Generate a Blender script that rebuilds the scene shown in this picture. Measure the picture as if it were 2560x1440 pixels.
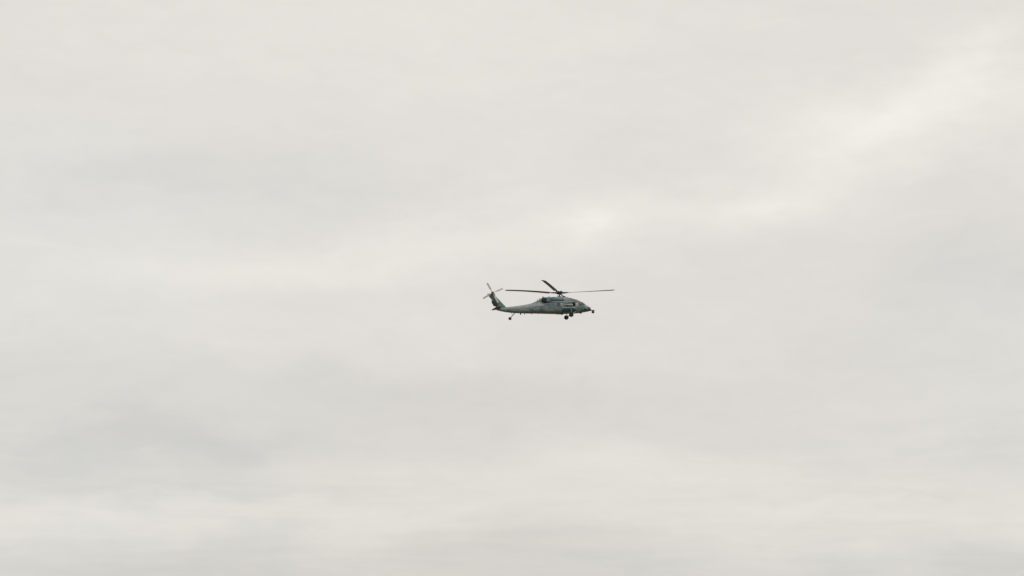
import bpy, bmesh, math, random
from mathutils import Vector, Matrix, Euler
R = math.radians
random.seed(4)
scene = bpy.context.scene
for o in list(bpy.data.objects): bpy.data.objects.remove(o)
COL = scene.collection

# ------------------------------------------------------------------ camera
FOC = 5273.0                      # focal length in pixels of a 2560 px wide frame
CAMZ, PITCH = 1.7, R(9.48)
cam = bpy.data.objects.new('camera', bpy.data.cameras.new('camera')); COL.objects.link(cam)
cam.data.sensor_width = 36; cam.data.lens = 36*FOC/2560
cam.data.clip_start = 0.5; cam.data.clip_end = 60000
cam.location = (0, 0, CAMZ); cam.rotation_euler = (R(90)+PITCH, 0, 0)
scene.camera = cam

# ------------------------------------------------------------------ world: closed overcast
world = bpy.data.worlds.new('World'); scene.world = world; world.use_nodes = True
nt = world.node_tree; nt.nodes.clear(); L = nt.links.new
def N(t, **k):
    n = nt.nodes.new(t)
    for a, b in k.items(): setattr(n, a, b)
    return n
def M(op, a, b=None, c=None):
    n = N('ShaderNodeMath', operation=op)
    for i, v in enumerate((a, b, c)):
        if v is None: continue
        if isinstance(v, (int, float)): n.inputs[i].default_value = v
        else: L(v, n.inputs[i])
    return n.outputs[0]
tc = N('ShaderNodeTexCoord'); D = tc.outputs['Generated']
sep = N('ShaderNodeSeparateXYZ'); L(D, sep.inputs[0])
az = M('ARCTAN2', sep.outputs[0], sep.outputs[1])
el = M('ARCSINE', sep.outputs[2])
def noise(scale, detail, rough, stretch=(1, 1, 1), off=(0, 0, 0), dist=0.0):
    mp = N('ShaderNodeMapping'); L(D, mp.inputs[0])
    mp.inputs['Scale'].default_value = stretch; mp.inputs['Location'].default_value = off
    n = N('ShaderNodeTexNoise'); L(mp.outputs[0], n.inputs['Vector'])
    n.inputs['Scale'].default_value = scale; n.inputs['Detail'].default_value = detail
    n.inputs['Roughness'].default_value = rough; n.inputs['Distortion'].default_value = dist
    return n
w1 = noise(13, 7, .58, (1, 1, 2.2), (3, 1, 2)); ws = N('ShaderNodeSeparateColor'); L(w1.outputs['Color'], ws.inputs[0])
az2 = M('ADD', az, M('MULTIPLY', M('SUBTRACT', ws.outputs[0], .5), .120))
el2 = M('ADD', el, M('MULTIPLY', M('SUBTRACT', ws.outputs[1], .5), .050))
cv = N('ShaderNodeCombineXYZ'); L(az2, cv.inputs[0]); L(el2, cv.inputs[1])
def pix_dir(px, py):
    v = Vector((px-1280, FOC, 720-py)).normalized()
    v.rotate(Euler((PITCH, 0, 0)))
    return math.atan2(v.x, v.y), math.asin(v.z)
# the cloud masses: centre (as seen), half sizes, slope in degrees, brightness in 8-bit levels
CLOUDS = [
 (1495, 558, 75, 30, 0, 8), (1510, 575, 190, 55, 0, 6), (1350, 500, 160, 60, 10, 3), (1880, 485, 110, 45, 8, 6), (1760, 510, 260, 60, 4, 5),
 (2100, 355, 200, 65, 22, 3), (2300, 275, 200, 60, 14, 5), (2400, 240, 190, 80, 12, 3), (2060, 400, 260, 80, 18, 3), (2350, 215, 240, 70, 20, 3), (2490, 120, 90, 70, 40, 6),
 (657, 685, 260, 45, 0, 6), (990, 632, 260, 45, 6, 5), (400, 640, 300, 60, -4, 4), (1200, 590, 260, 50, 4, 3),
 (650, 60, 600, 170, 0, 3), (1150, 120, 450, 150, 0, 3), (330, 440, 300, 80, 8, -5), (760, 500, 300, 60, 0, -3), (1640, 330, 300, 80, 12, -3),
 (1200, 1010, 420, 60, -2, -4), (820, 960, 300, 40, 0, -3), (1330, 930, 260, 40, 0, -3), (330, 1110, 380, 60, 0, -3.5), (650, 1080, 260, 40, 0, -3),
 (620, 1222, 330, 16, -2, -3.5), (250, 1205, 300, 22, 0, -2.5), (480, 1268, 520, 24, 0, 3), (1700, 1170, 350, 30, 2, 3), (1500, 905, 220, 30, 0, 3), (1760, 900, 150, 25, 3, 3),
 (2250, 1238, 170, 12, 0, -4), (2300, 1085, 260, 22, 2, 4), (2450, 650, 200, 260, 0, -4), (1280, 1440, 2600, 70, 0, -9), (1000, 1110, 2200, 50, 0, -3), (1280, 1275, 1800, 45, 0, 2),
 # broad variations of the deck
 (2520, 700, 450, 87, 0, -2.7), (2500, 1420, 450, 87, 0, -4.0), (2350, 310, 450, 87, 0, 5.6), (400, 1400, 450, 87, 0, -4.6),
 (1280, 900, 450, 87, 0, -1.5), (1650, 350, 450, 87, 0, 1.4), (1000, 1020, 450, 87, 0, -4.0), (1400, 1300, 450, 87, 0, -2.3),
 (2000, 920, 450, 87, 0, -5.6), (300, 1130, 450, 87, 0, -5.7), (2490, 130, 450, 87, 0, 1.8), (1600, 80, 450, 87, 0, 1.8),
 (2400, 1120, 450, 87, 0, -4.9), (20, 920, 450, 87, 0, -6.4), (500, 1290, 450, 87, 0, -3.8), (1400, 1410, 450, 87, 0, -1.9),
 (1190, 690, 450, 87, 0, -1.4),
]
acc = None
for (px, py, sx, sy, ang, amp) in CLOUDS:
    a0, e0 = pix_dir(px, py)
    mp = N('ShaderNodeMapping', vector_type='TEXTURE'); L(cv.outputs[0], mp.inputs[0])
    mp.inputs['Location'].default_value = (a0, e0, 0)
    mp.inputs['Rotation'].default_value = (0, 0, R(ang))
    mp.inputs['Scale'].default_value = (sx/FOC*1.15, sy/FOC*1.15, 1)
    dt = N('ShaderNodeVectorMath', operation='DOT_PRODUCT'); L(mp.outputs[0], dt.inputs[0]); L(mp.outputs[0], dt.inputs[1])
    g = M('EXPONENT', M('MULTIPLY', dt.outputs['Value'], -1.0))
    g = M('MULTIPLY', g, amp*.0078)
    acc = g if acc is None else M('ADD', acc, g)
n1 = noise(9, 7, .56, (1, 1, 2.8), (5, 2, 1), .5)
n2 = noise(46, 6, .6, (1, 1, 2.6), (1, 7, 4), .6)
n4 = noise(16, 5, .55, (1, 1, 13), (2, 4, 9), .5)
n3 = noise(3.2, 2, .5, (1, 1, 1.6), (8, 3, 3))
acc = M('ADD', acc, M('MULTIPLY', M('SUBTRACT', n1.outputs['Fac'], .5), .085))
low = M('SUBTRACT', 1.0, M('SMOOTH_MIN', M('MAXIMUM', M('DIVIDE', M('SUBTRACT', el, .055), .06), 0), 1.0, .1))
acc = M('ADD', acc, M('MULTIPLY', M('MULTIPLY', M('SUBTRACT', n4.outputs['Fac'], .5), .085), low))
acc = M('ADD', acc, M('MULTIPLY', M('SUBTRACT', n2.outputs['Fac'], .5), .060))
lum = M('ADD', acc, .760)
tint = N('ShaderNodeMix', data_type='RGBA')
tf = M('MULTIPLY_ADD', acc, 4.5, 1.0)
tf = M('ADD', tf, M('MULTIPLY', M('SUBTRACT', n3.outputs['Fac'], .5), 2.0))
clampn = N('ShaderNodeClamp'); L(tf, clampn.inputs[0])
L(clampn.outputs[0], tint.inputs['Factor'])
tint.inputs['A'].default_value = (.985, .995, .960, 1)
tint.inputs['B'].default_value = (1.009, .976, .918, 1)
mulc = N('ShaderNodeVectorMath', operation='SCALE'); L(tint.outputs['Result'], mulc.inputs[0]); L(lum, mulc.inputs['Scale'])
bg_cloud = N('ShaderNodeBackground'); L(mulc.outputs[0], bg_cloud.inputs[0]); bg_cloud.inputs[1].default_value = 1.0
SUN_EL, SUN_AZ = R(58), R(150)          # the sun behind the cloud deck: behind and right of the camera
skyt = N('ShaderNodeTexSky', sky_type='NISHITA'); skyt.sun_disc = False
skyt.sun_elevation = SUN_EL; skyt.sun_rotation = SUN_AZ
bg_sky = N('ShaderNodeBackground'); L(skyt.outputs[0], bg_sky.inputs[0]); bg_sky.inputs[1].default_value = .08
mixs = N('ShaderNodeMixShader'); mixs.inputs[0].default_value = .97
L(bg_sky.outputs[0], mixs.inputs[1]); L(bg_cloud.outputs[0], mixs.inputs[2])
wo = N('ShaderNodeOutputWorld'); L(mixs.outputs[0], wo.inputs[0])

sun = bpy.data.objects.new('sun', bpy.data.lights.new('sun', 'SUN')); COL.objects.link(sun)
sun.data.energy = 0.9; sun.data.angle = R(25); sun.data.color = (1, .965, .91)
sd = Vector((math.sin(SUN_AZ)*math.cos(SUN_EL), math.cos(SUN_AZ)*math.cos(SUN_EL), math.sin(SUN_EL)))
sun.rotation_euler = sd.to_track_quat('Z', 'Y').to_euler()
scene.view_settings.view_transform = 'Standard'; scene.view_settings.look = 'None'
scene.view_settings.exposure = 0; scene.view_settings.gamma = 1; scene.view_settings.use_curve_mapping = False

# ------------------------------------------------------------------ materials
def material(name, col, rough=.6, metal=0.0, var=None, scale=2.0, bump=0.0, spec=.5, streak=None, coat=0):
    m = bpy.data.materials.new(name); m.use_nodes = True
    t = m.node_tree; b = t.nodes['Principled BSDF']
    b.inputs['Roughness'].default_value = rough; b.inputs['Metallic'].default_value = metal
    b.inputs['Specular IOR Level'].default_value = spec
    b.inputs['Coat Weight'].default_value = coat
    tcn = t.nodes.new('ShaderNodeTexCoord')
    cols = [col] + list(var or [tuple(c*.8 for c in col)])
    no = t.nodes.new('ShaderNodeTexNoise'); no.inputs['Scale'].default_value = scale; no.inputs['Detail'].default_value = 5
    no.inputs['Roughness'].default_value = .6
    t.links.new(tcn.outputs['Object'], no.inputs['Vector'])
    rp = t.nodes.new('ShaderNodeValToRGB'); t.links.new(no.outputs['Fac'], rp.inputs[0])
    e = rp.color_ramp.elements
    e[0].position = .30; e[1].position = .70
    e[0].color = (*cols[-1], 1); e[1].color = (*cols[0], 1)
    for i, c in enumerate(cols[1:-1]):
        k = e.new(.70-.40*(i+1)/(len(cols)-1)); k.color = (*c, 1)
    out = rp.outputs[0]
    if streak:                                   # soot / grime running along the airframe
        mp = t.nodes.new('ShaderNodeMapping'); mp.inputs['Scale'].default_value = (.6, 2.5, 5)
        t.links.new(tcn.outputs['Object'], mp.inputs[0])
        n2 = t.nodes.new('ShaderNodeTexNoise'); n2.inputs['Scale'].default_value = 2.2; n2.inputs['Detail'].default_value = 6
        t.links.new(mp.outputs[0], n2.inputs['Vector'])
        r2 = t.nodes.new('ShaderNodeValToRGB'); r2.color_ramp.elements[0].position = .38; r2.color_ramp.elements[1].position = .62
        t.links.new(n2.outputs['Fac'], r2.inputs[0])
        mx = t.nodes.new('ShaderNodeMix'); mx.data_type = 'RGBA'; mx.blend_type = 'MULTIPLY'
        mx.inputs['Factor'].default_value = 1
        r2.color_ramp.elements[0].color = (*streak, 1); r2.color_ramp.elements[1].color = (1, 1, 1, 1)
        t.links.new(out, mx.inputs['A']); t.links.new(r2.outputs[0], mx.inputs['B']); out = mx.outputs['Result']
        # exhaust soot fanned out on the skin behind the engines
        m3 = t.nodes.new('ShaderNodeMapping'); m3.vector_type = 'TEXTURE'; m3.inputs['Location'].default_value = (-3.0, 0, .62)
        m3.inputs['Scale'].default_value = (1.0, 4, .30); m3.inputs['Rotation'].default_value = (0, R(-22), 0)
        t.links.new(tcn.outputs['Object'], m3.inputs[0])
        dp = t.nodes.new('ShaderNodeVectorMath'); dp.operation = 'DOT_PRODUCT'
        t.links.new(m3.outputs[0], dp.inputs[0]); t.links.new(m3.outputs[0], dp.inputs[1])
        ad = t.nodes.new('ShaderNodeMath'); ad.operation = 'MULTIPLY_ADD'; ad.inputs[1].default_value = 1.2
        t.links.new(n2.outputs['Fac'], ad.inputs[0]); t.links.new(dp.outputs['Value'], ad.inputs[2])
        r3 = t.nodes.new('ShaderNodeMapRange'); r3.inputs[1].default_value = .5; r3.inputs[2].default_value = 1.5
        r3.inputs[3].default_value = .42; r3.inputs[4].default_value = 1.0
        t.links.new(ad.outputs[0], r3.inputs[0])
        sc = t.nodes.new('ShaderNodeVectorMath'); sc.operation = 'SCALE'
        t.links.new(out, sc.inputs[0]); t.links.new(r3.outputs[0], sc.inputs['Scale']); out = sc.outputs[0]
    t.links.new(out, b.inputs['Base Color'])
    if bump:
        bn = t.nodes.new('ShaderNodeBump'); bn.inputs['Strength'].default_value = bump; bn.inputs['Distance'].default_value = .02
        t.links.new(no.outputs['Fac'], bn.inputs['Height']); t.links.new(bn.outputs[0], b.inputs['Normal'])
    return m
MT = {
 'paint': material('hull_paint', (.34, .39, .37), .38, var=[(.18, .275, .295), (.26, .27, .25), (.095, .165, .205)], scale=1.5, bump=.15, streak=(.68, .70, .72)),
 'patch_teal': material('repainted_teal_panel', (.16, .245, .26), .4, var=[(.11, .185, .215)], scale=3, streak=(.7, .72, .75)),
 'patch_blue': material('repainted_blue_panel', (.075, .130, .175), .38, var=[(.055, .095, .13)], scale=3, streak=(.75, .75, .8)),
 'patch_warm': material('faded_warm_panel', (.37, .385, .345), .45, var=[(.25, .27, .25)], scale=3, streak=(.75, .73, .72)),
  'fin': material('fin_paint', (.205, .285, .27), .42, var=[(.12, .20, .205), (.17, .195, .16)], scale=1.9, streak=(.66, .68, .70)),
 'blue': material('blue_grey_paint', (.18, .30, .35), .36, var=[(.13, .225, .28)], scale=3, bump=.1, streak=(.75, .78, .8)),
 'pale': material('pale_grey_paint', (.46, .47, .42), .45, var=[(.34, .37, .35)], scale=4),
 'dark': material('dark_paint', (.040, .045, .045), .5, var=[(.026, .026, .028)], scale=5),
 'nose': material('radome', (.075, .072, .066), .55, var=[(.045, .045, .045)], scale=4),
 'blade': material('rotor_blade_paint', (.27, .215, .175), .5, var=[(.20, .165, .14)], scale=3),
 'tblade': material('tail_blade_paint', (.66, .64, .57), .5, var=[(.56, .54, .48)], scale=3),
 'hub': material('hub_metal', (.12, .085, .06), .5, metal=.2, var=[(.03, .026, .022)], scale=12),
 'metal': material('bare_metal', (.36, .34, .31), .4, metal=.3, var=[(.28, .28, .27)], scale=10),
 'rubber': material('tyre_rubber', (.030, .026, .025), .8, var=[(.014, .013, .013)], scale=9),
 'glass': material('dark_glass', (.035, .032, .034), .08, var=[(.022, .022, .025)], scale=3, coat=.3),
 'soot': material('sooty_exhaust', (.016, .015, .020), .5, metal=.2, var=[(.008, .008, .010)], scale=6),
 'inside': material('cabin_interior', (.010, .010, .010), .9, var=[(.006, .006, .006)], scale=3),
 'olive': material('olive_fairing', (.24, .27, .19), .5, var=[(.17, .20, .15)], scale=4),
 'seam': material('seam_shadow_gap', (.055, .065, .065), .7, var=[(.04, .045, .05)], scale=6),
 'wpane': material('tinted_cabin_glass', (.105, .085, .095), .12, var=[(.07, .06, .07)], scale=3),
 'ground': material('ground', (.15, .12, .085), .95, var=[(.09, .09, .05), (.13, .10, .07)], scale=.02),
}

# ------------------------------------------------------------------ ground (below the frame, out to the horizon)
def grid_ground():
    bm = bmesh.new(); n = 40; S = 20000
    vs = [[bm.verts.new((S*((i/n*2-1)**3), S*((j/n*2-1)**3), 0)) for j in range(n+1)] for i in range(n+1)]
    for i in range(n):
        for j in range(n): bm.faces.new((vs[i][j], vs[i+1][j], vs[i+1][j+1], vs[i][j+1]))
    me = bpy.data.meshes.new('ground'); bm.to_mesh(me); bm.free(); me.materials.append(MT['ground'])
    o = bpy.data.objects.new('ground', me); COL.objects.link(o); o['kind'] = 'structure'
grid_ground()

# ------------------------------------------------------------------ the helicopter: body frame x forward, y to port, z up
YAW = R(15-1.29); ELV = R(9.0); DIST = 300.0
ppx, ppy = 1398.6, 764.4
a0, e0 = pix_dir(ppx, ppy)
pos = Vector((math.sin(a0)*math.cos(e0), math.cos(a0)*math.cos(e0), math.sin(e0)))*DIST + Vector((0, 0, CAMZ))
ROOT = bpy.data.objects.new('helicopter', None); COL.objects.link(ROOT)
ROOT.location = pos; ROOT.rotation_euler = (0, 0, YAW); ROOT.empty_display_size = 2
ROOT['label'] = 'grey military helicopter flying alone under the overcast sky, wheels down, sensor ball on its nose'
ROOT['category'] = 'helicopter'

def B(u, v, y=0.0):
    """survey point of the airframe (side elevation reading) at lateral station y -> (x, z)"""
    x = (u-1483+32.4*y)/120.7
    return x, (600+5.05*x+18.9*y-v)/123.5

def link(name, bm, mat, parent=ROOT, smooth=True, label=None, ang=40):
    bmesh.ops.recalc_face_normals(bm, faces=bm.faces[:])
    me = bpy.data.meshes.new(name); bm.to_mesh(me); bm.free()
    for m in (mat if isinstance(mat, list) else [mat]): me.materials.append(MT[m])
    if smooth:
        me.polygons.foreach_set('use_smooth', [True]*len(me.polygons))
        me.set_sharp_from_angle(angle=R(ang))
    o = bpy.data.objects.new(name, me); COL.objects.link(o); o.parent = parent
    if label: o['label'] = label
    return o

def loft(bm, rings, cap=True):
    vs = [[bm.verts.new(p) for p in r] for r in rings]
    n = len(vs[0])
    for a, b in zip(vs, vs[1:]):
        for i in range(n):
            bm.faces.new((a[i], a[(i+1) % n], b[(i+1) % n], b[i]))
    if cap:
        bm.faces.new(vs[0]); bm.faces.new(vs[-1])
    return bm

def tube(bm, pts, rad, n=10):
    pts = [Vector(p) for p in pts]
    if not isinstance(rad, (list, tuple)): rad = [rad]*len(pts)
    rings = []
    for i, p in enumerate(pts):
        d = (pts[min(i+1, len(pts)-1)]-pts[max(i-1, 0)]).normalized()
        a = d.orthogonal().normalized() if abs(d.z) > .9 else d.cross(Vector((0, 0, 1))).normalized()
        b = d.cross(a)
        rings.append([p+(a*math.cos(t)+b*math.sin(t))*rad[i] for t in [2*math.pi*k/n for k in range(n)]])
    return loft(bm, rings)

def lathe(bm, origin, axis, prof, n=24):
    """prof: list of (distance along axis, radius)"""
    axis = Vector(axis).normalized(); a = axis.orthogonal().normalized(); b = axis.cross(a); o = Vector(origin)
    rings = [[o+axis*s+(a*math.cos(t)+b*math.sin(t))*max(r, .002) for t in [2*math.pi*k/n for k in range(n)]] for s, r in prof]
    return loft(bm, rings)

def box(bm, c, s, rot=None, bev=.0):
    r = bmesh.ops.create_cube(bm, size=1)
    vs = r['verts']
    mat = Matrix.Translation(Vector(c)) @ (rot.to_matrix().to_4x4() if rot else Matrix()) @ Matrix.Diagonal((*s, 1))
    bmesh.ops.transform(bm, matrix=mat, verts=vs)
    if bev:
        es = {e for v in vs for e in v.link_edges}
        bmesh.ops.bevel(bm, geom=list(es), offset=bev, segments=2, affect='EDGES', profile=.6)
    return bm

def smoothstep_interp(stations, x):
    """Catmull-Rom style interpolation of station tuples (sorted by x)"""
    st = stations
    if x <= st[0][0]: return st[0][1:]
    if x >= st[-1][0]: return st[-1][1:]
    i = max(k for k in range(len(st)-1) if st[k][0] <= x)
    p1, p2 = st[i], st[i+1]; p0 = st[max(i-1, 0)]; p3 = st[min(i+2, len(st)-1)]
    h = p2[0]-p1[0]; t = (x-p1[0])/h
    out = []
    for k in range(1, len(p1)):
        m1 = (p2[k]-p0[k])/(p2[0]-p0[0])*h; m2 = (p3[k]-p1[k])/(p3[0]-p1[0])*h
        d = p2[k]-p1[k]
        if d == 0: m1 = m2 = 0
        else:
            m1 = max(-3*abs(d), min(3*abs(d), m1)) if m1*d > 0 else 0
            m2 = max(-3*abs(d), min(3*abs(d), m2)) if m2*d > 0 else 0
        out.append((2*t**3-3*t*t+1)*p1[k]+(t**3-2*t*t+t)*m1+(-2*t**3+3*t*t)*p2[k]+(t**3-t*t)*m2)
    return tuple(out)

# hull stations: x, half width, z bottom, z top, z of greatest width, bottom squareness, top squareness
HULL = [
 (-9.20, .05, -.97, -.90, -.93, 2.0, 2.0),
 (-8.90, .16, -1.04, -.72, -.88, 2.2, 2.0),
 (-8.40, .26, -1.13, -.58, -.84, 2.4, 2.2),
 (-7.70, .36, -1.22, -.52, -.84, 2.6, 2.3),
 (-6.50, .48, -1.285, -.36, -.80, 2.8, 2.4),
 (-4.80, .72, -1.27, -.08, -.70, 3.0, 2.6),
 (-4.00, .86, -1.24, .10, -.62, 3.2, 2.6),
 (-3.00, 1.02, -1.20, .36, -.50, 3.4, 2.8),
 (-2.00, 1.12, -1.175, .56, -.42, 3.8, 3.2),
 (-1.00, 1.16, -1.160, .68, -.36, 4.0, 3.6),
 (0.00, 1.18, -1.150, .72, -.32, 4.0, 3.6),
 (1.00, 1.18, -1.080, .74, -.30, 3.8, 3.4),
 (2.00, 1.15, -1.000, .76, -.28, 3.4, 3.0),
 (2.60, 1.09, -.950, .74, -.28, 3.2, 2.8),
 (3.10, 1.01, -.900, .66, -.30, 3.0, 2.6),
 (3.50, .90, -.810, .44, -.32, 2.8, 2.4),
 (3.90, .72, -.740, .16, -.34, 2.5, 2.2),
 (4.30, .47, -.640, -.02, -.35, 2.3, 2.1),
 (4.55, .25, -.560, -.20, -.38, 2.1, 2.0),
 (4.68, .04, -.430, -.36, -.39, 2.0, 2.0),
]
def ring(x, w, zb, zt, zc, nb, ntp, n=48):
    r = []
    for k in range(n):
        t = 2*math.pi*k/n; c, s = math.cos(t), math.sin(t)
        e = 2/(ntp if s >= 0 else nb); h = (zt-zc) if s >= 0 else (zc-zb)
        r.append(Vector((x, w*math.copysign(abs(c)**e, c), zc+h*math.copysign(abs(s)**e, s))))
    return r
def halfwidth(st, x, z):
    w, zb, zt, zc, nb, ntp = smoothstep_interp(st, x)
    n = ntp if z >= zc else nb
    t = abs((z-zc)/((zt-zc) if z >= zc else (zc-zb)))
    return w*max(0, 1-min(t, .9999)**n)**(1/n)
def stations(st, step, lo=None, hi=None):
    a = st[0][0] if lo is None else lo; b = st[-1][0] if hi is None else hi
    k = int((b-a)/step)+1
    return [a+(b-a)*i/k for i in range(k+1)]
def surf_xz(u, v, side=-1, st=HULL):
    """survey reading on the near flank -> (x, z) on the hull"""
    y = -1.1
    for _ in range(14):
        x, z = B(u, v, y); y = .5*y-.5*halfwidth(st, x, z)
    return x, z
def patch(bm, quad, out=.008, th=.02, nx=6, nz=4, side=-1, st=HULL, raw=False):
    """panel following the hull flank; quad = four readings TL, TR, BR, BL"""
    q = [Vector(p) if raw else Vector(surf_xz(*p, st=st)) for p in quad]
    P = [[None]*(nz+1) for _ in range(nx+1)]; Q = [[None]*(nz+1) for _ in range(nx+1)]
    for i in range(nx+1):
        for j in range(nz+1):
            s, t = i/nx, j/nz
            p = (q[0]*(1-s)+q[1]*s)*(1-t)+(q[3]*(1-s)+q[2]*s)*t
            y = halfwidth(st, p.x, p.y)
            P[i][j] = bm.verts.new((p.x, side*(y+out), p.y)); Q[i][j] = bm.verts.new((p.x, side*(y+out-th-.01), p.y))
    for i in range(nx):
        for j in range(nz):
            bm.faces.new((P[i][j], P[i+1][j], P[i+1][j+1], P[i][j+1]))
            bm.faces.new((Q[i][j], Q[i][j+1], Q[i+1][j+1], Q[i+1][j]))
    for i in range(nx):
        bm.faces.new((P[i][0], Q[i][0], Q[i+1][0], P[i+1][0])); bm.faces.new((P[i][nz], P[i+1][nz], Q[i+1][nz], Q[i][nz]))
    for j in range(nz):
        bm.faces.new((P[0][j], P[0][j+1], Q[0][j+1], Q[0][j])); bm.faces.new((P[nx][j], Q[nx][j], Q[nx][j+1], P[nx][j+1]))
    return bm
def strip(bm, a, b, w=3.0, out=.006, n=8, side=-1, st=HULL):
    d = (Vector(b)-Vector(a)).normalized(); nn = Vector((-d.y, d.x))*w/2
    a, b = Vector(a), Vector(b)
    return patch(bm, [a-nn, b-nn, b+nn, a+nn], out, .01, n, 1, side, st)

# fuselage, with the open gunner's window cut through the skin
bm = loft(bmesh.new(), [ring(x, *smoothstep_interp(HULL, x)) for x in stations(HULL, .18)])
hull = link('fuselage', bm, ['paint', 'inside'])
cuts = []
for s in (-1, 1):
    q = [surf_xz(*p) for p in ((1716, 537), (1757, 540), (1762, 612), (1714, 606))]
    x0, x1 = min(p[0] for p in q), max(p[0] for p in q); z0, z1 = min(p[1] for p in q), max(p[1] for p in q)
    cb = bmesh.new(); box(cb, ((x0+x1)/2, s*.95, (z0+z1)/2), (x1-x0, 1.5, z1-z0))
    c = link('cutter', cb, 'inside', parent=None, smooth=False); cuts.append((c, x0, x1, z0, z1))
hull.parent = None
for c, *_ in cuts:
    md = hull.modifiers.new('b', 'BOOLEAN'); md.object = c; md.operation = 'DIFFERENCE'; md.solver = 'EXACT'
bpy.context.view_layer.update()
dg = bpy.context.evaluated_depsgraph_get()
me = bpy.data.meshes.new_from_object(hull.evaluated_get(dg))
hull.modifiers.clear(); hull.data = me; me.name = 'fuselage'
x0, x1, z0, z1 = cuts[0][1:]
me.materials.clear(); me.materials.append(MT['paint']); me.materials.append(MT['inside'])
for p in me.polygons:
    c = p.center
    ins = x0-.004 <= c.x <= x1+.004 and z0-.004 <= c.z <= z1+.004 and abs(c.y) < halfwidth(HULL, c.x, c.z)-.012
    p.material_index = 1 if ins else 0
for c, *_ in cuts: bpy.data.objects.remove(c)
hull.parent = ROOT

# tapering fairing over the gearbox, running down into the drive shaft cover
TOP = [
 (-7.90, .05, -.75, -.515, -.60, 2, 2), (-6.50, .13, -.60, -.315, -.42, 2, 2), (-4.83, .17, -.45, -.005, -.15, 2, 2.2),
 (-4.00, .25, -.30, .235, .02, 2, 2.2), (-3.34, .38, -.10, .55, .18, 2, 2.2), (-2.70, .52, 0, .80, .32, 2, 2.3),
 (-2.00, .66, .1, .98, .45, 2, 2.4), (-1.20, .74, .1, 1.13, .50, 2, 2.6), (-.40, .78, .1, 1.25, .52, 2, 2.8),
 (.45, .80, .1, 1.275, .52, 2, 2.8), (1.30, .84, .1, 1.20, .50, 2, 2.6), (2.00, .88, .1, 1.06, .46, 2, 2.5),
 (2.60, .84, 0, .885, .40, 2, 2.4), (3.05, .70, 0, .70, .30, 2, 2.3), (3.35, .4, 0, .50, .2, 2, 2.2)]
bm = loft(bmesh.new(), [ring(x, *smoothstep_interp(TOP, x), n=36) for x in stations(TOP, .2)])
fair = link('rotor_fairing', bm, 'paint')

# nose radome: a cap just proud of the hull
RAD = [(x, w+.008, zb-.008, zt+.008, zc, nb, n2) for (x, w, zb, zt, zc, nb, n2) in HULL]
RAD[-1] = (4.70, .04, -.44, -.35, -.39, 2, 2)
bm = loft(bmesh.new(), [ring(x, *smoothstep_interp(RAD, x)) for x in stations(RAD, .08, lo=4.02)])
link('nose_radome', bm, 'nose')

# ---- windows and doors
def window(quad, name='cabin_window', mat='wpane', frame='paint', fw=5, side=-1):
    q = [Vector(p) for p in quad]; c = sum(q, Vector((0, 0)))/4
    bo = bmesh.new()
    big = [p+(p-c).normalized()*fw*1.3 for p in q]
    for i in range(4):
        a, b, d, e = big[i], big[(i+1) % 4], q[(i+1) % 4], q[i]
        patch(bo, [a, b, d, e], .022, .03, 5, 1, side)
    fr = link(name, bo, frame, smooth=False)
    link('pane', patch(bmesh.new(), q, .008, .02, side=side), mat, fr)
for s in (-1, 1):
    window([(1434, 552), (1498, 550), (1500, 612), (1436, 614)], side=s)
    # windscreen side pane, cockpit door pane, quarter pane
    window([(1828, 528), (1868, 527), (1886, 580), (1840, 592)], 'cockpit_window', 'glass', fw=4, side=s)
    window([(1876, 536), (1896, 556), (1924, 590), (1896, 588)], 'cockpit_window', 'glass', fw=4, side=s)
    window([(1770, 548), (1812, 538), (1826, 590), (1778, 606)], 'cockpit_door_window', 'pale', 'blue', fw=3, side=s)
    link('painted_glint', patch(bmesh.new(), [(1846, 548), (1856, 544), (1864, 572), (1852, 578)], .016, .02, 2, 2, side=s), 'pale')  # pale patch painted on the cockpit pane as a glint
    link('chin_window', patch(bmesh.new(), [(1935, 660), (1968, 655), (1960, 690), (1925, 694)], .012, .02, side=s), 'glass')
# windscreen: front panes lying on the sloped nose between the cockpit posts
def on_top(x, yf):
    """point on top of hull or fairing at lateral fraction"""
    best = None
    for st in (HULL, TOP):
        if not st[0][0] <= x <= st[-1][0]: continue
        w, zb, zt, zc, nb, n2 = smoothstep_interp(st, x)
        if abs(yf) < w:
            z = zc+(zt-zc)*(1-(abs(yf)/w)**n2)**(1/n2)
            best = z if best is None else max(best, z)
    return best
for (ya, yb) in ((-.62, -.06), (.06, .62)):
    bm = bmesh.new(); n = 8; P = []; Q = []
    for i in range(n+1):
        x = 3.02+(3.80-3.02)*i/n
        P.append([]); Q.append([])
        for j in range(7):
            y = ya+(yb-ya)*j/6
            y *= 1-.22*i/n
            z = on_top(x, y) or 0
            P[-1].append(bm.verts.new((x, y, z+.012))); Q[-1].append(bm.verts.new((x, y, z-.02)))
    for i in range(n):
        for j in range(6):
            bm.faces.new((P[i][j], P[i+1][j], P[i+1][j+1], P[i][j+1])); bm.faces.new((Q[i][j], Q[i][j+1], Q[i+1][j+1], Q[i+1][j]))
    for i in range(n):
        bm.faces.new((P[i][0], Q[i][0], Q[i+1][0], P[i+1][0])); bm.faces.new((P[i][6], P[i+1][6], Q[i+1][6], Q[i][6]))
    for j in range(6):
        bm.faces.new((P[0][j], P[0][j+1], Q[0][j+1], Q[0][j])); bm.faces.new((P[n][j], Q[n][j], Q[n][j+1], P[n][j+1]))
    link('windscreen_pane', bm, 'glass')
bm = bmesh.new(); tube(bm, [(3.85, -.25, on_top(3.85, -.25)+.03), (3.55, -.30, on_top(3.55, -.3)+.04), (3.3, -.42, on_top(3.3, -.42)+.04)], .018, 6)
link('wiper', bm, 'dark')
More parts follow.
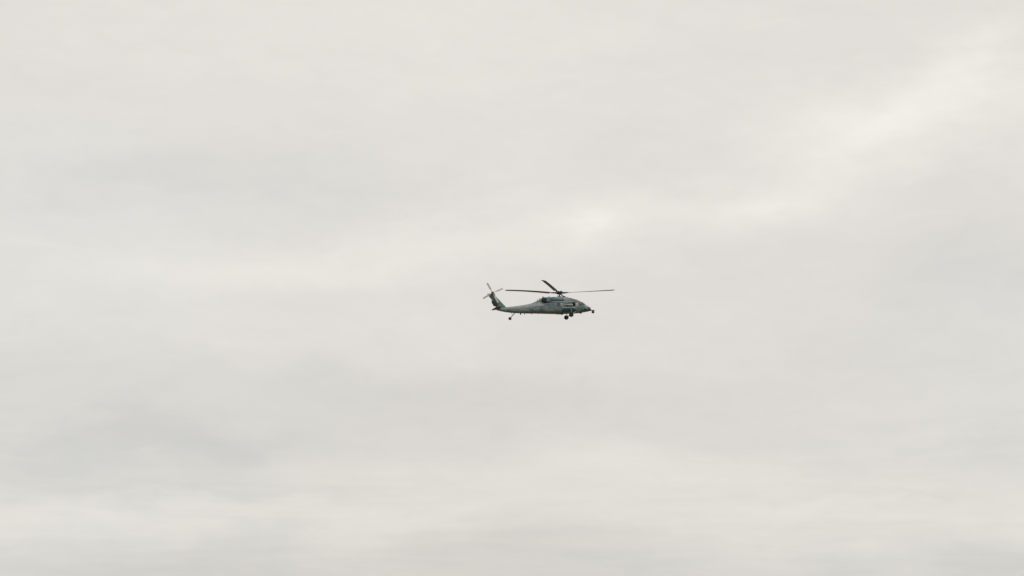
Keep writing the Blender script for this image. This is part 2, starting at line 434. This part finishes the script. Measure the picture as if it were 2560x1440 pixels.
bm = bmesh.new(); tube(bm, [(3.85, .25, on_top(3.85, .25)+.03), (3.55, .30, on_top(3.55, .3)+.04), (3.3, .42, on_top(3.3, .42)+.04)], .018, 6)
link('wiper', bm, 'dark')

for s in (-1, 1):
    # sliding door panel and its rails
    d = link('sliding_door', patch(bmesh.new(), [(1412, 544), (1520, 542), (1522, 700), (1414, 702)], .006, .02, 10, 10, s), 'paint')
    link('door_rail', strip(bmesh.new(), (1205, 541), (1700, 540), 12, .035, 24, s), 'dark')  # upper rail, widened and dark to paint in the shade under the nacelle
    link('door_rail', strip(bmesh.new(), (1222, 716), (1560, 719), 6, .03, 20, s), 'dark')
    # lens-shaped highlight along the chine, painted on as a pale strip
    bm = bmesh.new()
    patch(bm, [(1222, 706), (1300, 700), (1300, 712), (1232, 712)], .03, .04, 5, 2, s)
    patch(bm, [(1302, 700), (1408, 710), (1400, 714), (1302, 712)], .03, .04, 5, 2, s)
    link('chine_highlight', bm, 'pale')
    for q, m_ in (([(1228, 552), (1398, 552), (1400, 640), (1230, 642)], 'patch_teal'), ([(1090, 575), (1200, 560), (1202, 602), (1092, 606)], 'patch_warm'),
                  ([(1524, 660), (1764, 656), (1770, 706), (1528, 712)], 'patch_blue'), ([(1790, 642), (1930, 630), (1920, 700), (1800, 716)], 'patch_teal'),
                  ([(1900, 630), (1946, 640), (1934, 700), (1880, 706)], 'patch_blue'), ([(1126, 612), (1204, 612), (1204, 700), (1124, 700)], 'patch_teal'),
                  ([(700, 622), (940, 592), (940, 622), (700, 648)], 'patch_warm'), ([(1232, 656), (1396, 656), (1398, 694), (1236, 694)], 'patch_warm'),
                  ([(1776, 560), (1800, 556), (1802, 628), (1776, 632)], 'patch_warm'), ([(560, 652), (614, 645), (612, 700), (560, 696)], 'patch_teal')):
        link('skin_panel', patch(bmesh.new(), q, .005, .015, 8, 6, s), m_)
    # vertical door frames, their highlights put in as blue and pale colour
    link('door_frame', patch(bmesh.new(), [(1403, 545), (1411, 545), (1413, 700), (1405, 702)], .022, .03, 1, 10, s), 'blue')
    link('door_frame', patch(bmesh.new(), [(1508, 545), (1526, 545), (1526, 606), (1510, 606)], .025, .03, 2, 6, s), 'pale')
    for a, b, w in (((1207, 545), (1209, 735), 3), ((1118, 560), (1116, 738), 2.2), ((960, 588), (958, 732), 2), ((760, 612), (757, 728), 2),
                    ((620, 632), (616, 722), 2.4), ((1150, 606), (1206, 607), 4), ((1255, 575), (1395, 575), 1.8), ((1280, 632), (1320, 632), 3.2),
                    ((1765, 640), (1845, 634), 3), ((1815, 640), (1900, 628), 2), ((1300, 545), (1302, 690), 1.8), ((1560, 606), (1700, 604), 3),
                    ((1580, 672), (1770, 668), 2), ((1440, 632), (1500, 632), 2), ((1210, 660), (1400, 662), 1.6)):
        link('panel_seam', strip(bmesh.new(), a, b, w, .006, 10, s), 'seam')
    # stencilled marks on the tail boom, too worn to read
    for a, b, w in (((950, 628), (950, 668), 6), ((950, 668), (1002, 676), 7), ((1006, 642), (1006, 682), 16),
                    ((1040, 640), (1052, 624), 4), ((1056, 624), (1058, 648), 5), ((1040, 640), (1062, 640), 4)):
        link('stencil_stroke', strip(bmesh.new(), a, b, w, .007, 3, s), 'dark')
    # flange under the drive shaft cover
    for a, b in (((552, 640), (700, 622)), ((700, 622), (900, 596)), ((900, 596), (1010, 574)), ((1010, 574), (1190, 566))):
        link('cover_flange', strip(bmesh.new(), a, b, 5, .02, 8, s), 'pale')
    bm = patch(bmesh.new(), [(1070, 535), (1092, 528), (1093, 562), (1070, 564)], .010, .02, 3, 3, s); link('vent', bm, 'dark')
    bm = patch(bmesh.new(), [(1118, 530), (1158, 520), (1160, 560), (1120, 566)], .010, .02, 3, 3, s); link('access_panel', bm, 'olive')
    bm = patch(bmesh.new(), [(1830, 672), (1856, 674), (1816, 706), (1774, 708)], .05, .08, 5, 4, s); link('step_fairing', bm, 'pale')
    for k, (q, m_) in enumerate([([(640, 640), (780, 622), (778, 660), (640, 672)], 'paint'), ([(1225, 600), (1290, 600), (1290, 650), (1225, 650)], 'paint'),
                                 ([(1570, 660), (1640, 658), (1642, 700), (1572, 702)], 'blue'), ([(1880, 640), (1925, 632), (1915, 690), (1865, 700)], 'blue'),
                                 ([(820, 612), (930, 596), (930, 640), (820, 650)], 'paint')]):
        link('access_panel', patch(bmesh.new(), q, .007, .02, 5, 3, s), m_)

# ---- engines, exhausts
for s in (-1, 1):
    rings = []
    for x, w, h, zc in ((-1.50, .27, .26, .76), (-1.30, .31, .30, .79), (-.6, .33, .315, .82), (-.1, .33, .315, .82), (.10, .30, .29, .81), (.20, .24, .24, .80)):
        rings.append([Vector((x, s*.80+w*math.copysign(abs(math.cos(t))**.8, math.cos(t)), zc+h*math.copysign(abs(math.sin(t))**.8, math.sin(t)))) for t in [2*math.pi*k/28 for k in range(28)]])
    nac = link('engine_nacelle', loft(bmesh.new(), rings), 'blue')
    bm = bmesh.new(); lathe(bm, (.17, s*.80, .79), (1, 0, 0), [(0, .245), (.06, .25), (.10, .22), (.06, .18), (-.02, .15), (-.02, .01)])
    link('intake', bm, 'soot', nac)
    bm = bmesh.new(); lathe(bm, (.12, s*.86, .62), (1, 0, 0), [(0, .10), (.2, .12), (.32, .09), (.34, .02)], 14)
    link('intake_duct', bm, 'dark', nac)
    bm = bmesh.new(); lathe(bm, (-1.56, s*.80, .77), (1, 0, 0), [(0, .2), (.02, .275), (.07, .285), (.09, .2)])
    link('nacelle_band', bm, 'dark', nac)
    # infrared suppressor: box duct, kinked outboard, dark mouth aft
    rings = []
    for x, w, zb, zt, yc in ((-1.56, .27, .40, .98, .80), (-1.85, .31, .34, .98, .84), (-2.15, .33, .32, .93, .88), (-2.22, .32, .33, .91, .89)):
        rings.append([Vector((x, s*yc+w*a, z)) for a, z in ((-1, zb+.08), (-.8, zb), (.8, zb), (1, zb+.08), (1, zt-.1), (.75, zt), (-.75, zt), (-1, zt-.1))])
    ex = link('exhaust_suppressor', loft(bmesh.new(), rings), 'blue', ang=25)
    rings = []
    for x, w, zb, zt, yc in ((-2.20, .335, .28, .88, .90), (-2.55, .33, .26, .86, .92), (-2.83, .27, .36, .84, .92), (-2.88, .20, .42, .80, .92)):
        rings.append([Vector((x, s*yc+w*a, z)) for a, z in ((-1, zb+.08), (-.8, zb), (.8, zb), (1, zb+.08), (1, zt-.1), (.75, zt), (-.75, zt), (-1, zt-.1))])
    link('exhaust_mouth', loft(bmesh.new(), rings), 'soot', ex, ang=25)
    bm = bmesh.new()
    loft(bm, [[Vector((x, s*yc+w*a, z+dz)) for a, dz in ((-1, -.03), (1, -.03), (1, .02), (-1, .02))] for x, w, z, yc in ((-1.60, .2, 1.0, .82), (-2.05, .27, .97, .86), (-2.78, .24, .90, .90))])
    link('top_edge_highlight', bm, 'pale', ex, smooth=False)  # pale plate painting the highlight on the suppressor's top edge
    bm = bmesh.new(); box(bm, (-1.76, s*.80, 1.06), (.38, .26, .12), Euler((0, R(-6), 0)), .03); link('cooling_scoop', bm, 'pale', ex)
    bm = bmesh.new(); lathe(bm, (-2.62, s*.85, .90), (0, 0, 1), [(0, .06), (.10, .06), (.11, .13), (.16, .13), (.17, .10)], 12)
    link('vent_cap', bm, 'dark', ex)

# ---- tail fin, gearbox and stabilator
def slab(bm, rows):
    """rows from bottom to top: (le(u,v), te(u,v), half thickness); aerofoil sections"""
    rings = []
    for le, te, t in rows:
        a = Vector((B(*le)[0], 0, B(*le)[1])); b = Vector((B(*te)[0], 0, B(*te)[1])); r = []
        prof = [(0, 0), (.04, .55), (.15, .9), (.35, 1), (.65, .75), (.9, .3), (1, .06)]
        for f, h in prof: p = a.lerp(b, f); r.append(Vector((p.x, -t*h, p.z)))
        for f, h in reversed(prof[1:-1]): p = a.lerp(b, f); r.append(Vector((p.x, t*h, p.z)))
        rings.append(r)
    return loft(bm, rings)
fin = link('tail_fin', slab(bmesh.new(), [((585, 660), (400, 660), .16), ((545, 624), (392, 622), .17), ((500, 576), (372, 575), .17), ((440, 512), (330, 520), .15),
      ((392, 462), (285, 488), .135), ((354, 424), (262, 460), .13), ((349, 396), (232, 420), .12), ((338, 380), (208, 387), .09), ((330, 376), (212, 384), .03)]), 'fin')
# dark trailing section with its static wicks and fittings
bm = slab(bmesh.new(), [((412, 622), (366, 616), .12), ((402, 590), (334, 603), .16), ((376, 556), (308, 572), .165), ((352, 526), (288, 532), .15), ((330, 505), (280, 504), .13)])
tr = link('fin_trailing_edge', bm, 'dark', fin)
for (u, v, du) in ((300, 512, 18), (304, 556, 20), (322, 590, 14)):
    x, z = B(u, v); bm = bmesh.new(); box(bm, (x-.02, 0, z), (.16+du*.004, .07, .09), Euler((0, R(20), 0)), .02); link('hinge_fitting', bm, 'dark', tr)
bm = bmesh.new(); x, z = B(330, 400, -.1); tube(bm, [(x-.10, 0, z-.30), (x, 0, z-.08), (x, 0, z+.10), (x-.05, 0, z+.19)], [.10, .17, .17, .10], 14); link('tail_gearbox', bm, 'paint', fin)
bm = bmesh.new()
for a, b in (((300, 400), (392, 520)), ((340, 505), (395, 600))):
    (xa, za), (xb, zb) = B(*a), B(*b); tube(bm, [(xa, -.142, za), (xb, -.165, zb)], .012, 6)
link('fin_seam', bm, 'seam', fin)

# stabilator through the fin base
SPAN = 1.80
(lx, lz), (tx, tz) = B(434, 624), B(327, 633)
tz -= .05
for s in (-1, 1):
    rings = []
    for k in range(7):
        f = k/6; y = s*(.10+(SPAN-.10)*f); c0 = 1.06-.12*f; cxx = (lx+tx)/2+.02; czz = (lz+tz)/2
        if k == 6: c0 *= .94
        a = Vector((cxx+(lx-tx)/2*c0, y, czz+(lz-tz)/2*c0)); b = Vector((cxx-(lx-tx)/2*c0, y, czz-(lz-tz)/2*c0))
        th = (.065-.02*f)*(0.4 if k == 6 else 1); r = []
        prof = [(0, 0), (.05, .6), (.3, 1), (.65, .7), (1, .08)]
        for q, h in prof: p = a.lerp(b, q); r.append(p+Vector((0, 0, th*h)))
        for q, h in reversed(prof[1:-1]): p = a.lerp(b, q); r.append(p-Vector((0, 0, th*h)))
        rings.append(r)
    st = link('stabilator', loft(bmesh.new(), rings), 'olive' if s < 0 else 'dark')  # light put into the colour: near half olive as lit, far half dark as shaded
    bm = bmesh.new(); box(bm, ((lx+tx)/2+.05, s*(SPAN+.012), (lz+tz)/2), (.8, .03, .10), Euler((0, -math.atan2(lz-tz, lx-tx), 0)), .012); link('tip_cap', bm, 'olive', st)
bm = bmesh.new(); lathe(bm, (lx-.30, -.34, (lz+tz)/2+.0), (0, 1, 0), [(0, .06), (.02, .09), (.66, .09), (.68, .06)], 14); link('stabilator_hinge', bm, 'dark')

# ---- tail rotor on the starboard side, canted
tx0, tz0 = B(306, 368, -.48)
TH = Vector((tx0, -.48, tz0)); CANT = R(8)
tr = link('tail_rotor', tube(bmesh.new(), [(tx0, -.02, tz0-.08), (tx0, -.30, tz0-.03), (tx0, -.44, tz0)], [.16, .12, .10], 16), 'hub')
bm = bmesh.new(); lathe(bm, TH+Vector((0, .06, 0)), (0, -1, 0), [(0, .12), (.01, .21), (.09, .21), (.12, .12), (.18, .10), (.20, .02)], 18); link('tail_hub', bm, 'hub', tr)
for adeg in (122.5, 212, 24, 302.5):
    a = R(adeg); d = Vector((math.cos(a), math.sin(CANT)*math.sin(a)*-1, math.sin(a))).normalized(); n = Vector((0, -1, 0)); c = d.cross(n).normalized(); n = c.cross(d)
    rings = []
    for r_, ch, th in ((.12, .08, .035), (.42, .09, .03), (.60, .20, .018), (.80, .25, .016), (1.52, .245, .012), (1.60, .20, .006)):
        p = TH+d*r_+n*.05; tw = R(14-7*r_); cc = c*math.cos(tw)+n*math.sin(tw); nn = n*math.cos(tw)-c*math.sin(tw)
        rings.append([p+cc*ch*q+nn*th*h for q, h in ((-.5, 0), (-.3, 1), (.1, 1), (.5, .1), (.1, -1), (-.3, -1))])
    bl = link('tail_rotor_blade', loft(bmesh.new(), rings), 'tblade', tr)

# ---- main rotor
HX, HZ = B(1483, 372)
HUBC = Vector((HX, 0, HZ))
bm = bmesh.new()
lathe(bm, (HX, 0, .9), (0, 0, 1), [(0, .25), (.36, .20), (.40, .095), (HZ-1.0, .09), (HZ-.98, .05)], 20)
mr = link('main_rotor', bm, 'metal', label='mast carrying the hub and four dark blades')
bm = bmesh.new()
lathe(bm, HUBC-Vector((0, 0, .20)), (0, 0, 1), [(0, .16), (.03, .34), (.07, .36), (.11, .22), (.15, .42), (.28, .44), (.32, .30), (.36, .20), (.40, .10)], 24)
link('rotor_hub', bm, 'hub', mr)
bm = bmesh.new()                               # swash plate and pitch links
lathe(bm, HUBC-Vector((0, 0, .56)), (0, 0, 1), [(0, .10), (.01, .24), (.05, .26), (.07, .24), (.08, .10)], 20)
for k in range(4):
    a = R(-31.3+90*k+38); c_, s_ = math.cos(a), math.sin(a)
    tube(bm, [HUBC+Vector((c_*.24, s_*.24, -.52)), HUBC+Vector((c_*.40, s_*.40, 0))], .014, 6)
    tube(bm, [HUBC+Vector((c_*.42, s_*.42, -.60)), HUBC+Vector((c_*.24, s_*.24, -.50))], .014, 6)
link('swashplate', bm, 'hub', mr)
bm = bmesh.new()                               # cross-shaped vibration absorber on top
for k in range(4):
    a = R(14+90*k); c_, s_ = math.cos(a), math.sin(a)
    tube(bm, [HUBC+Vector((c_*.05, s_*.05, .18)), HUBC+Vector((c_*.45, s_*.45, .17))], [.07, .045], 8)
    lathe(bm, HUBC+Vector((c_*.48, s_*.48, .10)), (0, 0, 1), [(0, .06), (.02, .10), (.12, .10), (.14, .06)], 12)
link('vibration_absorber', bm, 'hub', mr)
BL = 8.18
def main_blade(azdeg, flap, p_root, p_tip, lag=0):
    a = R(azdeg+lag); d = Vector((math.cos(a), math.sin(a), 0)); c = Vector((-d.y, d.x, 0)); up = Vector((0, 0, 1))
    tipz = math.tan(R(flap))*BL
    rs = [1.28, 1.45, 1.70, 2.1]+[2.5+.5*i for i in range(10)]+[7.3, 7.6, 7.72, 7.85, 8.0, 8.12, 8.18]
    rings = []
    for r_ in rs:
        s = (r_-.38)/(BL-.38)
        z = tipz*s*(1.45-.45*s) + .012*math.sin(s*6)*0
        ch = .53
        if r_ < 1.7: ch = .14+(.53-.14)*(r_-1.28)/.42
        sw = 0
        if r_ > 7.72: sw = -(r_-7.72)*math.tan(R(24)); ch = .53-.16*(r_-7.72)/.46
        th = .055*ch if r_ > 1.6 else .05
        if r_ == 8.18: th = .008
        pt = R(p_root+(p_tip-p_root)*s)
        p = HUBC+d*r_+up*z+c*(sw)
        cc = c*math.cos(pt)+up*math.sin(pt); nn = up*math.cos(pt)-c*math.sin(pt)
        prof = [(.25, 0), (.22, .6), (.08, 1), (-.25, .75), (-.75, .05), (-.25, -.6), (.08, -.8), (.22, -.5)]
        rings.append([p+cc*ch*q+nn*th*h for q, h in prof])
    bl = link('rotor_blade', loft(bmesh.new(), rings), 'blade', mr)
    return bl, d, c, tipz
for azd, flap, pr, pt in ((-31.3, -.1, 9.5, -3.5), (-120.2, 3.6, 9, -1), (148.7, 5.8, 24, 9), (58.7, -6.0, 9, 0)):
    bl, d, c, tipz = main_blade(azd, flap, pr, pt)
    z1 = tipz*.09*1.4
    bm = bmesh.new()
    P = lambda r_, z_=0: HUBC+d*r_+Vector((0, 0, z_+z1*(r_-.3)))
    tube(bm, [P(.30), P(.42), P(.46), P(.62), P(.66), P(.78), P(.82), P(.98), P(1.02), P(1.10), P(1.36)],
         [.10, .10, .13, .12, .06, .06, .105, .105, .07, .09, .045], 12)
    tube(bm, [P(.5, .10)+c*.14, P(.95, .06)+c*.10], .03, 6)      # lag damper
    tube(bm, [P(.5, -.10)+c*.22, P(.80, -.03)+c*.16], .035, 6)
    link('blade_cuff', bm, 'hub', mr)

# ---- landing gear
def wheel(name, c, rad, wid, parent=ROOT):
    bm = bmesh.new(); h = wid/2
    lathe(bm, Vector(c)-Vector((0, h, 0)), (0, 1, 0), [(.0, rad*.52), (.0, rad*.75), (.025, rad*.92), (wid*.3, rad), (wid*.7, rad), (wid-.025, rad*.92), (wid, rad*.75), (wid, rad*.52)], 28)
    w = link(name, bm, 'rubber', parent)
    bm = bmesh.new(); lathe(bm, Vector(c)-Vector((0, h+.004, 0)), (0, 1, 0), [(0, .03), (.0, rad*.18), (.03, rad*.2), (.02, rad*.50), (wid-.012, rad*.5), (wid-.022, rad*.2), (wid+.008, rad*.18), (wid+.008, .03)], 20)
    link('rim', bm, 'hub', w)
    return w
for s in (-1, 1):
    wc = Vector((1.373, s*1.35, -1.437)); wheel('main_wheel', wc, .325, .24)
    bm = bmesh.new()
    tube(bm, [(1.42, s*1.10, -.25), (1.42, s*1.17, -.80)], [.075, .07], 12)
    tube(bm, [(1.42, s*1.17, -.78), (1.38, s*1.20, -1.40)], [.048, .048], 12)
    tube(bm, [(1.38, s*1.18, -1.437), (1.38, s*1.30, -1.437)], .06, 10)
    g = link('landing_strut', bm, 'metal')
    bm = bmesh.new(); tube(bm, [(2.15, s*.95, -.88), (1.75, s*1.14, -1.18), (1.42, s*1.20, -1.40)], [.08, .07, .06], 10); link('drag_beam', bm, 'paint', g)
    bm = bmesh.new(); tube(bm, [(1.46, s*1.21, -.74), (1.46, s*1.22, -1.0)], .024, 8); link('brake_line', bm, 'pale', g)
tw = Vector((B(610, 823)[0], 0, B(610, 823)[1])); wheel('tail_wheel', tw, .225, .17)
def b3(u, v, y=0): x, z = B(u, v, y); return (x, y, z)
bm = bmesh.new()
tube(bm, [b3(692, 728), b3(655, 768), b3(634, 792)], [.062, .056, .05], 10)
for s in (-1, 1):
    tube(bm, [b3(634, 790)[:1]+(s*.03,)+b3(634, 790)[2:], b3(628, 802)[:1]+(s*.10,)+b3(628, 802)[2:], (tw.x, s*.10, tw.z)], .026, 8)
g = link('tail_gear_strut', bm, 'metal')
bm = bmesh.new(); tube(bm, [b3(634, 722), b3(652, 756), b3(664, 768)], .030, 8); link('shock_absorber', bm, 'metal', g)
bm = bmesh.new(); lathe(bm, b3(636, 788), (1, 0, .4), [(-.06, .03), (-.05, .07), (.05, .07), (.06, .03)], 10); link('yoke_joint', bm, 'hub', g)

# ---- weapon station on each side: stub wing, braces, launcher, long blue pod
for s in (-1, 1):
    Y = 1.95
    def P(u, v, y): x, z = B(u, v, -y); return Vector((x, s*y, z))
    bm = bmesh.new()
    rings = []
    for y, u, v, ch in ((1.0, 1600, 575, .62), (1.5, 1628, 560, .52), (2.05, 1648, 556, .46)):
        p = P(u, v, y); rings.append([p+Vector((ch*a, 0, .075*h)) for a, h in ((.5, 0), (.4, .7), (.1, 1), (-.3, .8), (-.5, .1), (-.3, -.6), (.1, -.9), (.4, -.6))])
    wing = link('stub_wing', loft(bmesh.new(), rings), 'olive')
    bm = bmesh.new(); tube(bm, [P(1642, 530, 1.12), P(1600, 566, 1.6), P(1556, 590, 2.0)], [.035, .04, .04], 8); link('wing_strut', bm, 'pale', wing)
    bm = bmesh.new(); tube(bm, [P(1705, 524, 1.12), P(1668, 548, 1.8)], .035, 8); link('wing_strut', bm, 'pale', wing)
    bm = bmesh.new(); box(bm, P(1640, 609, Y), (1.30, .12, .15), None, .02); link('pylon_shade_bar', bm, 'dark', wing)  # pylon lengthened into a dark bar that paints the shade under the launcher
    # launcher tubes above the pod
    la = link('launcher', box(bmesh.new(), P(1655, 586, Y), (.86, .30, .20), None, .05), 'paint')
    for dy in (-.085, .085):
        bm = bmesh.new(); q = P(1655, 586, Y); lathe(bm, q+Vector((-.5, dy, 0)), (1, 0, 0), [(0, .03), (0, .078), (.95, .078), (1.02, .085), (1.05, .05), (1.0, .05), (1.0, .01)], 14)
        link('launch_tube', bm, 'pale', la)
    # pod
    a, b = P(1533, 635, Y), P(1752, 638, Y); Ln = (b-a).length
    bm = bmesh.new(); lathe(bm, a, b-a, [(0, .02), (0, .125), (.03, .15), (.10, .158), (Ln-.10, .158), (Ln-.03, .15), (Ln, .125), (Ln, .02)], 26)
    pod = link('weapon_pod', bm, 'blue')
    for q0 in (.0, Ln-.10):
        bm = bmesh.new(); lathe(bm, a, b-a, [(q0+.015, .10), (q0+.015, .145), (q0+.03, .164), (q0+.07, .164), (q0+.085, .145), (q0+.085, .10)], 26); link('end_ring', bm, 'pale', pod)
    bm = bmesh.new(); tube(bm, [a+Vector((-.02, 0, .02)), a+Vector((-.08, 0, -.10)), a+Vector((-.03, 0, -.26))], .022, 6); link('lanyard', bm, 'dark', pod)
    # rescue hoist style fitting above the door opening
    bm = bmesh.new(); p = P(1676, 533, 1.15); box(bm, p, (.55, .18, .13), Euler((0, R(-4), 0)), .04); link('hoist_fairing', bm, 'olive')
    bm = bmesh.new(); p = P(1580, 545, 1.10); box(bm, p, (.34, .14, .12), None, .04); link('roof_fitting', bm, 'paint')
# black bar of the open window: gun mount
bm = bmesh.new(); p = Vector(b3(1735, 600, -1.05)); tube(bm, [p+Vector((-.12, .1, -.02)), p+Vector((.02, -.12, .02)), p+Vector((.14, -.34, .03))], [.035, .03, .018], 8); link('gun_mount', bm, 'dark')

# ---- nose sensor turret
tb = Vector(b3(2080, 714)); 
bm = bmesh.new(); bmesh.ops.create_uvsphere(bm, u_segments=24, v_segments=16, radius=.205, matrix=Matrix.Translation(tb))
tu = link('sensor_turret', bm, 'nose')
bm = bmesh.new(); lathe(bm, tb+Vector((0, 0, .10)), (0, 0, 1), [(0, .12), (.02, .17), (.10, .17), (.13, .10)], 18); link('turret_collar', bm, 'dark', tu)
bm = bmesh.new(); lathe(bm, tb+Vector((.13, -.09, -.02)), (1, -.5, 0), [(0, .08), (.06, .08), (.07, .06), (.06, .01)], 16); link('lens', bm, 'glass', tu)
bm = bmesh.new()
x0, z0 = B(2000, 684); x1, z1 = B(2112, 686)
loft(bm, [[Vector((x, w*a, z+h)) for a, h in ((-1, -.03), (1, -.03), (1, .03), (-1, .03))] for x, w, z in ((x0, .22, z0-.02), (x0+.5, .18, z1), (x1-.08, .14, z1+.02), (x1, .06, z1+.025))])
link('turret_bracket', bm, 'nose', ang=20)
bm = bmesh.new(); x, z = B(2028, 632); lathe(bm, (x-.06, 0, z-.12), (.3, 0, 1), [(0, .035), (.05, .03), (.08, .07), (.14, .08), (.18, .04)], 12); link('air_data_probe', bm, 'dark')
for y in (-.22, .22):
    bm = bmesh.new(); x = 4.05; z = on_top(x, y); tube(bm, [(x, y, z-.02), (x+.02, y, z+.10), (x+.16, y, z+.11)], .02, 6); link('pitot_tube', bm, 'metal')

# ---- antennas, lights and small fittings (u, v, y, height, chord, top/bottom)
def blade_ant(u, v, y, h, ch, up=1, mat='paint', name='antenna', lean=-.3):
    x, z = B(u, v, y); r = []
    for f, cs in ((-.25, 1.0), (0, 1), (.7, .75), (1, .5)):
        r.append([Vector((x+lean*h*f+ch*cs*a, y+.022*b, z+up*h*f)) for a, b in ((.5, 0), (.2, 1), (-.4, .7), (-.5, 0), (-.4, -.7), (.2, -1))])
    link(name, loft(bmesh.new(), r), mat)
blade_ant(795, 738, 0, .17, .20, -1, 'dark', lean=.0)
blade_ant(868, 740, 0, .14, .10, -1, 'dark')
blade_ant(988, 742, 0, .12, .08, -1, 'dark')
blade_ant(1112, 744, .3, .08, .06, -1, 'dark')
blade_ant(1095, 504, 0, .17, .13, 1, 'pale')
blade_ant(1785, 498, 0, .09, .16, 1, 'dark', lean=.7)
for u in (1620, ):
    x, z = B(u, 452); bm = bmesh.new(); tube(bm, [(x, 0, z-.05), (x+.03, 0, z+.05), (x+.15, 0, z+.13)], .02, 6); link('whip_antenna', bm, 'dark')
for k, (u, v) in enumerate(((1858, 738), (1530, 757))):
    x, z = B(u, v-8, .1); bm = bmesh.new(); lathe(bm, (x, .1, z+.06), (0, 0, -1), [(0, .20), (.06, .19), (.12, .15), (.15, .05)], 16); link('belly_light' if k == 0 else 'belly_antenna', bm, 'dark')
bm = bmesh.new(); x, z = B(1500, 755, .3); box(bm, (x-.1, .3, z+.10), (.9, .7, .14), None, .04); link('cargo_hook_fairing', bm, 'paint')
for s in (-1, 1):                               # wire antenna standing off the boom
    bm = bmesh.new(); pts = []
    for k in range(9):
        x = -6.9+k*.45; y = halfwidth(HULL, x, -.45)+.09; pts.append((x, s*y, -.42+k*.02))
    tube(bm, pts, .012, 6)
    for k in (0, 4, 8): tube(bm, [pts[k], (pts[k][0], pts[k][1]-s*.11, pts[k][2])], .014, 6)
    link('wire_antenna', bm, 'pale')
bm = bmesh.new(); x, z = B(1470, 440); box(bm, (HX, 0, 1.265), (.6, .5, .06), None, .03); link('fairing_collar', bm, 'paint', fair)
